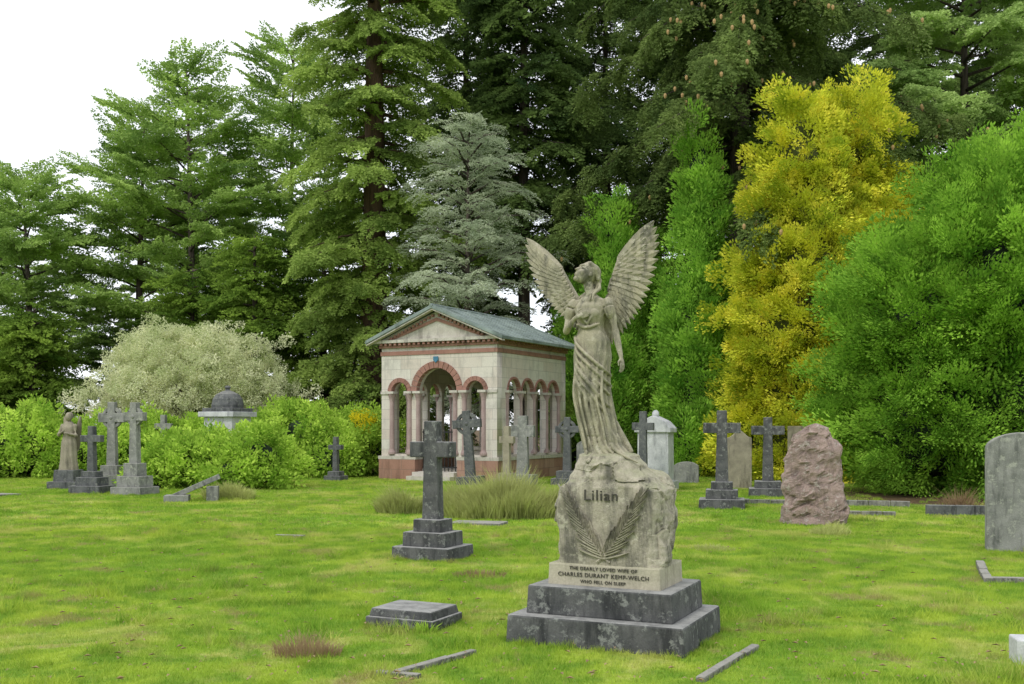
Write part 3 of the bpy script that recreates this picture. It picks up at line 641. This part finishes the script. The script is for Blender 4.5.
def smooth_interp(secs,z):
    zs=[s[0] for s in secs]; z=min(max(z,zs[0]),zs[-1]-1e-6); k=max(i for i in range(len(zs)-1) if zs[i]<=z); t=(z-zs[k])/(zs[k+1]-zs[k]); t=t*t*(3-2*t)
    return [secs[k][q]*(1-t)+secs[k+1][q]*t for q in range(1,5)]
def figure():
    mb=MB()
    secs=[(1.27,-.02,0,.22,.18),(1.36,-.05,0,.18,.16),(1.48,-.095,0,.14,.13),(1.6,-.135,0,.122,.12),(1.75,-.165,0,.12,.115),(1.88,-.185,-.02,.125,.12),(2.0,-.19,-.02,.135,.12),(2.13,-.19,0,.148,.12),(2.23,-.19,0,.142,.11),(2.36,-.2,0,.10,.082),(2.44,-.2,-.012,.115,.1),(2.51,-.2,-.005,.128,.09),(2.56,-.2,.005,.11,.07),(2.61,-.205,.01,.05,.045)]
    nu=120;nz=150;V=[];F=[]
    for j in range(nz+1):
        z=1.27+(2.61-1.27)*j/nz; cx,cy,a,b_=smooth_interp(secs,z)
        amp=.012 if z>2.36 else .012+.05*min(1,(2.36-z)/.5); 
        if z>2.5: amp*=.4
        for i in range(nu):
            th=2*math.pi*i/nu; tw=(2.36-z)*1.1
            wob=noise.noise(Vector((math.cos(th)*1.5,math.sin(th)*1.5,z*2.2)))
            f=math.sin(th*8+tw*2.0+wob*3.5); f=1-abs(f)**.7*1.6
            g=math.sin(th*15+tw*3+wob*6)*.35
            k=1+(f+g)*amp*1.2
            V.append((cx+a*k*math.cos(th),cy+b_*k*math.sin(th),z))
    for j in range(nz):
        for i in range(nu): F.append((j*nu+i,j*nu+(i+1)%nu,(j+1)*nu+(i+1)%nu,(j+1)*nu+i))
    F+=[tuple(range(nu-1,-1,-1)),tuple(nz*nu+i for i in range(nu))]
    mb.add(V,F)
    mb.cap([(-.14,-.03,2.15),(-.15,-.09,1.88),(-.10,-.05,1.5)],[.07,.055,.04])
    mb.ell((-.25,-.065,2.455),(.046,.045,.045)); mb.ell((-.15,-.065,2.455),(.046,.045,.045))
    def fold(pts,r): 
        out=[];P=[Vector(p) for p in pts]
        for k in range(len(P)-1):
            p0=P[max(k-1,0)];p1=P[k];p2=P[k+1];p3=P[min(k+2,len(P)-1)]
            for q in range(8):
                t=q/8; out.append(.5*((2*p1)+(-p0+p2)*t+(2*p0-5*p1+4*p2-p3)*t*t+(-p0+3*p1-3*p2+p3)*t**3))
        out.append(P[-1]); n=len(out); mb.tube(out,[r*(.35+.65*math.sin(math.pi*(i+.5)/n)**.5) for i in range(n)],8)
    rf=random.Random(3)
    for k in range(6):
        o=k*.05; j=rf.uniform(-.015,.015)
        fold([(-.32+o*.25,-.04,2.30-o+j),(-.27,-.12,2.22-o*1.15),(-.15,-.13+j,2.11-o*1.35),(-.06,-.075,2.03-o*1.6+j),(-.04,.02,1.98-o*1.6)],.011+rf.random()*.005)
    for k in range(6):
        a=-.30+k*.045; j=rf.uniform(-.02,.02); fold([(a,-.09,2.0+j),(a+.01,-.13,1.82),(a+.05+j,-.12,1.6),(a+.11,-.14,1.43),(a+.12+.035*k+j,-.17,1.33)],.010+rf.random()*.007)
    fold([(-.31,-.02,2.1),(-.31,-.03,1.8),(-.26,-.03,1.55),(-.22,-.04,1.38),(-.28,-.06,1.3)],.024)
    fold([(-.06,0,2.2),(-.06,0,1.9),(-.03,0,1.65),(.01,-.01,1.50),(.07,-.03,1.38),(.13,-.05,1.30)],.024)
    fold([(-.07,.03,1.9),(-.03,.05,1.65),(.05,.05,1.5),(.12,.03,1.40)],.024)
    fold([(-.2,-.05,1.5),(-.12,-.12,1.46),(0,-.12,1.42),(.10,-.08,1.38),(.16,-.04,1.33)],.022)
    fold([(-.3,-.06,2.38),(-.2,-.095,2.35),(-.1,-.07,2.38)],.012)
    fold([(-.30,-.03,2.54),(-.24,-.10,2.43),(-.19,-.095,2.37)],.010); fold([(-.10,-.03,2.54),(-.16,-.10,2.43),(-.2,-.095,2.37)],.010)
    mb.cap([(-.13,-.15,1.37),(-.14,-.23,1.335)],[.028,.018]); mb.cap([(-.03,-.12,1.37),(-.02,-.20,1.335)],[.028,.018])
    mb.ell((-.32,.0,2.53),(.045,.045,.045)); mb.ell((-.08,0,2.53),(.045,.045,.045))
    mb.cap([(-.07,0,2.53),(-.02,-.01,2.42),(.005,-.02,2.31)],[.04,.035,.028])
    mb.cap([(.005,-.02,2.31),(.035,-.05,2.22),(.07,-.085,2.12)],[.029,.026,.017])
    mb.cap([(-.33,0,2.53),(-.375,-.02,2.42),(-.385,-.05,2.33)],[.04,.034,.028])
    mb.cap([(-.385,-.05,2.33),(-.34,-.105,2.365),(-.28,-.135,2.42)],[.028,.024,.016])
    def hand(w_,d,side,nrm,curl):
        w_=Vector(w_); d=Vector(d).normalized(); side=Vector(side).normalized(); nrm=Vector(nrm).normalized()
        mb.cap([w_,w_+d*.03,w_+d*.055],[.016,.02,.018])
        for q,(off,l) in enumerate(((-.021,.052),(-.007,.06),(.008,.056),(.021,.044))):
            b_=w_+d*.055+side*off; m_=b_+d*l*.55+nrm*curl*.01; t_=m_+(d+nrm*curl).normalized()*l*.5
            mb.cap([b_,m_,t_],[.0085,.0075,.006],6)
        b_=w_+d*.02-side*.02; mb.cap([b_,b_+(d*.6-side*.8).normalized()*.03,b_+(d*.9-side*.5).normalized()*.055],[.009,.008,.006],6)
    hand((.072,-.09,2.11),(.25,-.2,-1),(.3,.9,-.1),(-1,-.2,0),.5)
    hand((-.28,-.135,2.42),(1,.05,.35),(.3,0,-1),(0,1,0),.3)
    for sx,x0 in ((1,-.07),(-1,-.33)):
        fold([(x0,0,2.57),(x0+sx*.025,-.03,2.5),(x0+sx*.045,-.02,2.42)],.045)
    mb.cap([(-.2,.0,2.57),(-.21,-.01,2.64),(-.222,-.015,2.70)],[.045,.038,.04])
    hc=Vector((-.232,-.03,2.765)); f=Vector((-.5,-.62,.62)).normalized(); up=Vector((.25,.35,.9)); up=(up-f*up.dot(f)).normalized(); rt=up.cross(-f).normalized()
    Rm=Matrix((rt,-f,up)).transposed()
    H=lambda x,y,z: hc+Rm@Vector((x,y,z))
    E=lambda c,r: mb.ell(H(*c),r,rot=Rm,nu=16,nv=12)
    E((0,.012,.02),(.066,.08,.08)); E((0,-.02,-.035),(.05,.056,.06)); E((0,-.045,-.088),(.022,.022,.018))
    E((-.03,-.045,-.03),(.024,.022,.026)); E((.03,-.045,-.03),(.024,.022,.026))
    mb.tube([H(0,-.062,.022),H(0,-.078,-.01),H(0,-.088,-.03),H(0,-.07,-.038)],[.008,.010,.013,.008],8)
    E((0,-.068,.03),(.04,.012,.008)); E((0,-.07,-.052),(.018,.010,.005)); E((0,-.068,-.064),(.015,.010,.006))
    E((-.025,-.06,.008),(.012,.010,.008)); E((.025,-.06,.008),(.012,.010,.008))
    E((-.066,.01,-.01),(.008,.014,.02)); E((.066,.01,-.01),(.008,.014,.02))
    E((0,.03,.045),(.078,.078,.065)); E((0,.105,.02),(.042,.04,.04))
    for k in range(11):
        a=-1.5+k*.3; 
        mb.tube([H(math.sin(a)*.055,-.045,.085-.01*abs(a)),H(math.sin(a)*.08,.02,.09-.02*a*a),H(math.sin(a)*.07,.08,.05-.02*a*a),H(math.sin(a)*.03,.12,.0)],[.010,.014,.014,.010],8)
    for k in range(6):
        a=-.5+k*.2; mb.tube([H(a*.1,.11,0),H(a*.16,.13,-.05),H(a*.2+.01,.11,-.12),H(a*.22,.12,-.18)],[.014,.016,.012,.006],8)
    return mb
fm=figure(); fig=fm.obj("angel_figure",[M_angel],mon,fixn=True)
rmd=fig.modifiers.new("remesh",'REMESH'); rmd.mode='VOXEL'; rmd.voxel_size=.0055; rmd.use_smooth_shade=True
sm=fig.modifiers.new("smooth",'SMOOTH'); sm.factor=.5; sm.iterations=2

def wing(mb,bone,angs,lens,nrm,wk=1.0):
    P=[Vector(p) for p in bone]; nrm=Vector(nrm).normalized()
    def bp(t):
        t*=len(P)-1; k=min(int(t),len(P)-2); u=t-k
        p0=P[max(k-1,0)];p1=P[k];p2=P[k+1];p3=P[min(k+2,len(P)-1)]
        return .5*((2*p1)+(-p0+p2)*u+(2*p0-5*p1+4*p2-p3)*u*u+(-p0+3*p1-3*p2+p3)*u**3)
    def q3(a,t): 
        return a[0]*(1-t)*(1-t)*1+2*t*(1-t)*a[1]+t*t*a[2]
    for layer,(n,kl,kw,off) in enumerate(((22,1.0,.034,.0),(20,.70,.031,.012),(18,.46,.027,.022),(16,.27,.023,.030),(14,.14,.018,.036))):
        for i in range(n):
            t=i/(n-1); tt=t**.8; a=R(q3(angs,tt)); d=Vector((math.cos(a),.06,math.sin(a)))
            l=q3(lens,tt)*kl
            leafshape(mb,bp(min(1,t*1.02))+nrm*off,d,nrm+Vector((d.z,0,-d.x))*.25,l,kw*wk*(.8+.5*t),.008,bend=.06)
    pts=[bp(i/14) for i in range(15)]; mb.tube(pts,[.036*(1-.45*i/14) for i in range(15)],10,flat=.8)
wb=MB()
wing(wb,[(-.27,.07,2.45),(-.35,.10,2.58),(-.43,.12,2.71),(-.50,.12,2.84)],(255,225,142),(.15,.13,.42),(.2,-1,.1))
wing(wb,[(-.13,.08,2.45),(-.10,.13,2.60),(-.08,.17,2.75),(-.03,.19,2.88)],(-78,-45,52),(.24,.24,.40),(-.1,-1,.1),1.1)
wb.obj("wings",[M_angel],mon,smooth=False)

# small mourning statue at the far left
st=empty("mourning_statue",(-11.4,27,0),-10)
mb=MB(); mb.box(0,0,-.02,.8,.7,.2); mb.box(0,0,.175,.58,.5,.3,0,.93); mb.obj("pedestal",[M_darkc],st,bevel=.01)
mb=MB(); V=[];F=[]; secs=[(.46,0,0,.24,.2),(.8,0,0,.2,.18),(1.1,0,0,.19,.16),(1.35,0,0,.15,.12),(1.55,0,0,.19,.13),(1.68,0,0,.12,.09),(1.74,0,0,.05,.05)]
for j in range(61):
    z=.46+1.28*j/60; cx,cy,a,b_=smooth_interp(secs,z)
    for i in range(48):
        th=2*math.pi*i/48; k=1+.07*math.sin(th*9+z*2)*(1 if z<1.35 else .3); V.append((a*k*math.cos(th),b_*k*math.sin(th),z))
for j in range(60):
    for i in range(48): F.append((j*48+i,j*48+(i+1)%48,(j+1)*48+(i+1)%48,(j+1)*48+i))
F+=[tuple(range(47,-1,-1)),tuple(60*48+i for i in range(48))]
mb.add(V,F); mb.ell((.02,-.03,1.84),(.085,.1,.115)); mb.cap([(0,0,1.7),(.01,-.01,1.8)],[.06,.05]); mb.ell((0,.04,1.87),(.09,.09,.09))
mb.cap([(-.17,0,1.6),(-.24,-.06,1.38),(-.05,-.2,1.45)],[.06,.05,.03]); mb.cap([(.17,0,1.6),(.23,-.05,1.36),(.03,-.2,1.42)],[.06,.05,.03])
for q in range(4): mb.cap([(-.03+q*.012,-.2,1.46),(0+q*.012,-.215,1.53)],[.011,.008],6)
f2=mb.obj("figure",[M_beige],st); r2=f2.modifiers.new("remesh",'REMESH'); r2.mode='VOXEL'; r2.voxel_size=.014; r2.use_smooth_shade=True
mb=MB()
wing(mb,[(-.1,.1,1.45),(-.16,.16,1.65),(-.22,.18,1.85)],(262,262,275),(.5,.6,.75),(.2,-1,0),1.6); wing(mb,[(.1,.1,1.45),(.16,.16,1.65),(.22,.18,1.85)],(-82,-82,-95),(.5,.6,.75),(-.2,-1,0),1.6)
mb.obj("wings",[M_beige],st)

# ------------------------------------------------------------------ mausoleum
ma=empty("mausoleum",(-3.96,31.88,0),-28)
def ashlar(name,c1,c2,mort,sc=1.0,bw=.7,rh=.3):
    m,n,out=newmat(name); p=n.nodes.new('ShaderNodeBsdfPrincipled'); p.inputs['Roughness'].default_value=.85
    t=n.nodes.new('ShaderNodeTexCoord'); sx=n.nodes.new('ShaderNodeSeparateXYZ'); n.links.new(t.outputs['Object'],sx.inputs[0])
    cb=n.nodes.new('ShaderNodeCombineXYZ'); n.links.new(math_(n,'ADD',sx.outputs['X'],sx.outputs['Y']),cb.inputs[0]); n.links.new(sx.outputs['Z'],cb.inputs[1])
    br=n.nodes.new('ShaderNodeTexBrick'); n.links.new(cb.outputs[0],br.inputs['Vector']); br.inputs['Scale'].default_value=sc
    br.inputs['Color1'].default_value=c4(c1); br.inputs['Color2'].default_value=c4(c2); br.inputs['Mortar'].default_value=c4(mort)
    br.inputs['Mortar Size'].default_value=.007; br.inputs['Brick Width'].default_value=bw; br.inputs['Row Height'].default_value=rh
    c=mixc(n,rng_(n,noise_(n,t.outputs['Object'],2.5,6,.7),.5,.72,0,.55),br.outputs['Color'],tuple(x*.5 for x in c1))
    mp=n.nodes.new('ShaderNodeMapping'); n.links.new(t.outputs['Object'],mp.inputs['Vector']); mp.inputs['Scale'].default_value=(1,1,.15)
    c=mixc(n,rng_(n,noise_(n,mp.outputs[0],5,6,.7),.5,.7,0,.5),c,tuple(x*.4 for x in c1))
    c=mixc(n,.25,c,rng_(n,noise_(n,t.outputs['Object'],30,3),.3,.7,.5,1),'MULTIPLY')
    n.links.new(c,p.inputs['Base Color']); n.links.new(p.outputs[0],out.inputs[0]); return m
A_wall=ashlar("limestone_ashlar",(.66,.63,.56),(.60,.52,.45),(.42,.39,.35))
A_red=ashlar("red_sandstone",(.34,.18,.13),(.44,.28,.22),(.22,.15,.12))
A_pk=stone("pink_sandstone",(.40,.22,.175),(.32,.165,.13),(.15,.09,.07),s=3,darkamt=.4,crev=False)
A_crm=stone("cream_limestone",(.63,.60,.53),(.50,.46,.40),(.22,.20,.18),s=3,darkamt=.35,crev=False)
A_mar=stone("marble_column",(.45,.34,.32),(.36,.26,.25),(.2,.15,.14),s=4,darkamt=.2,crev=False,bump=.1)
A_roof=stone("lead_roof",(.22,.27,.26),(.30,.36,.33),(.11,.14,.12),s=1.5,darkamt=.5,crev=False,bump=.1)
W,D=4.0,4.6
def arch_pts(cx,r,zb,zs,n=18): return [(cx-r,zb),(cx+r,zb)]+[(cx+r*math.cos(math.pi*i/n),zs+r*math.sin(math.pi*i/n)) for i in range(n+1)]
def plate(outer,holes,th,name,mat,M):
    cu=bpy.data.curves.new(name,'CURVE'); cu.dimensions='2D'; cu.fill_mode='BOTH'; cu.extrude=th/2
    for pts in [outer]+holes:
        sp=cu.splines.new('POLY'); sp.points.add(len(pts)-1); sp.use_cyclic_u=True
        for i,(x,z) in enumerate(pts): sp.points[i].co=(x,z,0,1)
    ob=bpy.data.objects.new(name,cu); col0.objects.link(ob); bpy.context.view_layer.update()
    me=bpy.data.meshes.new_from_object(ob.evaluated_get(bpy.context.evaluated_depsgraph_get()))
    bpy.data.objects.remove(ob)
    me.transform(Matrix(((1,0,0,0),(0,0,-1,0),(0,1,0,0),(0,0,0,1)))); me.transform(M)
    me.materials.clear(); me.materials.append(mat)
    o2=bpy.data.objects.new(name,me); col0.objects.link(o2); o2.parent=ma; return o2
Zp,Zt=.7,3.72; TH=.30; TS=.20; ZS=2.62
cen=1.97; rc=.70; small=[.66,3.28]; rs_=.30
out=[(0,Zp),(cen-rc,Zp)]+[(cen+rc*math.cos(math.pi*(1-i/24)),ZS+rc*math.sin(math.pi*(1-i/24))) for i in range(25)]+[(cen+rc,Zp),(W,Zp),(W,Zt),(0,Zt)]
plate(out,[arch_pts(c,rs_,Zp+.06,ZS) for c in small],TH,"front_wall",A_wall,Matrix.Translation((0,TH/2,0)))
plate(out,[arch_pts(c,rs_,Zp+.06,ZS) for c in small],TH,"back_wall",A_wall,Matrix.Translation((0,D-TH/2,0)))
sc_=[1.02,1.90,2.78,3.66]; rside=.37
Ls=D-2*TH-.004
so_=[(0,Zp),(Ls,Zp),(Ls,Zt),(0,Zt)]
for nm,xx in (("right_wall",W-TS/2),("left_wall",TS/2)):
    plate(so_,[arch_pts(c-TH,rside,Zp+.06,ZS) for c in sc_],TS,nm,A_wall,Matrix.Translation((xx,TH+.002,0))@Matrix.Rotation(R(90),4,'Z'))
tb=MB()
def vouss(cx,r,zs,y0,y1,n,dr,axis='x',off=0):
    for i in range(n):
        a0=math.pi*i/n+.012; a1=math.pi*(i+1)/n-.012; q=[]
        for rr_,aa in ((r,a0),(r+dr,a0),(r+dr,(a0+a1)/2),(r+dr,a1),(r,a1),(r,(a0+a1)/2)): q.append((cx+rr_*math.cos(aa),zs+rr_*math.sin(aa)))
        if axis=='x': tb.prism(q,y0,y1,0)
        else:
            T=tb.T; tb.T=Matrix(((0,1,0,0),(1,0,0,0),(0,0,1,0),(0,0,0,1))); tb.prism(q,y0,y1,0); tb.T=T
vouss(cen,rc-.004,ZS,-.035,TH*.5,15,.2)
for c in small: vouss(c,rs_-.004,ZS,-.030,TH*.5,9,.13)
for c in sc_:
    vouss(c,rside-.004,ZS,W-TS*.5,W+.032,9,.065,'y'); vouss(c,rside-.004,ZS,-.032,TS*.5,9,.065,'y')
def column(x,y,z0=Zp+.05,z1=ZS,r=.075):
    tb.lathe([(r*1.5,z0),(r*1.5,z0+.06),(r*1.15,z0+.12),(r,z0+.16),(r*.92,z1-.28),(r*1.0,z1-.26),(r*1.1,z1-.2),(r*1.7,z1-.06),(r*1.75,z1-.02)],x,y,14,2)
    tb.box(x,y,z1-.05,r*3.6,r*3.6,.07,1)
for x in (small[0]-rs_+.02,small[0]+rs_+.06,cen-rc+.06,cen+rc-.06,small[1]-rs_-.06,small[1]+rs_-.02):
    column(x,0); column(x,D)
for c in [sc_[0]-rside-.05]+[ (sc_[i]+sc_[i+1])/2 for i in range(3)]+[sc_[3]+rside+.05]:
    column(W-.0,c,r=.065); column(0,c,r=.065)
for (x0,x1,y0,y1) in ((-.06,1.24,-.06,TH+.05),(2.70,W+.06,-.06,TH+.05),(W-TS-.05,W+.061,TH+.052,D-TH),(-.061,TS+.05,TH+.052,D-TH),(-.06,W+.06,D-TH+.002,D+.06)):
    tb.box((x0+x1)/2,(y0+y1)/2,-.03,x1-x0,y1-y0,.63,3); tb.box((x0+x1)/2,(y0+y1)/2,.602,x1-x0+.05,y1-y0+.0,.1,1)
tb.box(W/2,D/2,-.03,W-.2,D-.2,.28,1); tb.box(cen,-.25,-.03,1.5,.5,.16,1); tb.box(cen,-.02,-.031,1.45,.4,.27,1)
tb.box(W/2,D/2,Zt+.002,W+.05,D+.05,.12,0); tb.box(W/2,D/2,Zt+.124,W-.01,D-.01,.10,1)
tb.box(W/2,D/2,Zt+.226,W+.12,D+.12,.07,0)
x=.02
while x<W: tb.box(x+.05,-.10,Zt+.298,.08,.10,.07,0); x+=.17
y=.02
while y<D: tb.box(W+.10,y+.05,Zt+.298,.10,.08,.07,0); y+=.17
tb.box(W/2,D/2,Zt+.297,W-.02,D-.02,.08,1)
tb.box(W/2,D/2,Zt+.37,W+.36,D+.36,.09,1)
tb.box(.14,-.01,ZS-.06,.30,.06,.09,1); tb.box(W-.14,-.01,ZS-.06,.32,.06,.09,1)
Zc=Zt+.455; pk=.82
for yy in (-.04,D-.16):
    tb.prism([(-.02,Zc),(W+.02,Zc),(W/2,Zc+pk)],yy,yy+.2,1)
    for sg in (-1,1):
        for i in range(14):
            t=(i+.7)/14.6; xx=W/2+sg*(W/2)*(1-t)*.97; zz=Zc+pk*t-.13
            if zz>Zc+.02: tb.box(xx,yy-.04 if yy<0 else yy+.24,zz,.08,.08,.07,0)
        q=[(W/2+sg*(W/2-.25),Zc+.02),(W/2+sg*(W/2-.48),Zc+.02),(W/2,Zc+pk-.30),(W/2,Zc+pk-.20)]
        tb.prism(q,yy-.03 if yy<0 else yy+.2,yy if yy<0 else yy+.23,0)
tb.obj("arches_columns_cornice",[A_pk,A_crm,A_mar,A_red],ma)
rb=MB(); ov=.36; sl_=pk/(W/2+.02)
for sg in (-1,1):
    xe=W/2+sg*(W/2+ov); ze=Zc+pk-sl_*(W/2+ov)+.03; zr=Zc+pk+.05
    q=[(W/2,zr),(xe,ze),(xe,ze+.09),(W/2,zr+.09)]
    rb.prism(q,-ov,D+ov,0)
    q2=[(W/2,zr-.05),(xe-sg*.02,ze-.05),(xe-sg*.02,ze-.004),(W/2,zr-.004)]; rb.prism(q2,-ov+.03,-ov+.2,1); 
    for i in range(9):
        yy=-ov+.05+i*(D+2*ov-.1)/8; rb.prism([(W/2,zr+.085),(xe,ze+.085),(xe,ze+.12),(W/2,zr+.12)],yy-.015,yy+.015,0)
rb.tube([(W/2,-ov-.01,Zc+pk+.14),(W/2,D+ov+.01,Zc+pk+.14)],[.05,.05],8,0)
rb.obj("gabled_roof",[A_roof,A_crm],ma,bevel=.006)
ib=MB()
for i in range(11): ib.box(cen-.62+i*.124,.25,.2,.022,.022,1.3,0)
ib.box(cen,.25,.35,1.3,.03,.04); ib.box(cen,.25,1.4,1.3,.03,.04); ib.box(cen,.25,.9,1.3,.03,.04)
ib.obj("iron_gate",[M_iron],ma)
sb=MB(); sb.prism([(cen-.08,3.65),(cen-.08,3.54),(cen,3.47),(cen+.08,3.54),(cen+.08,3.65)],-.07,-.03); sb.obj("blue_shield",[flat("blue_enamel",(.06,.20,.32))],ma)
sb=MB(); sb.box(W/2,D/2+.3,.25,1.5,.8,.6); sb.box(W/2,D/2+.3,.85,1.65,.95,.1); sb.obj("tomb_chest",[A_crm],ma,bevel=.01)
print("done")
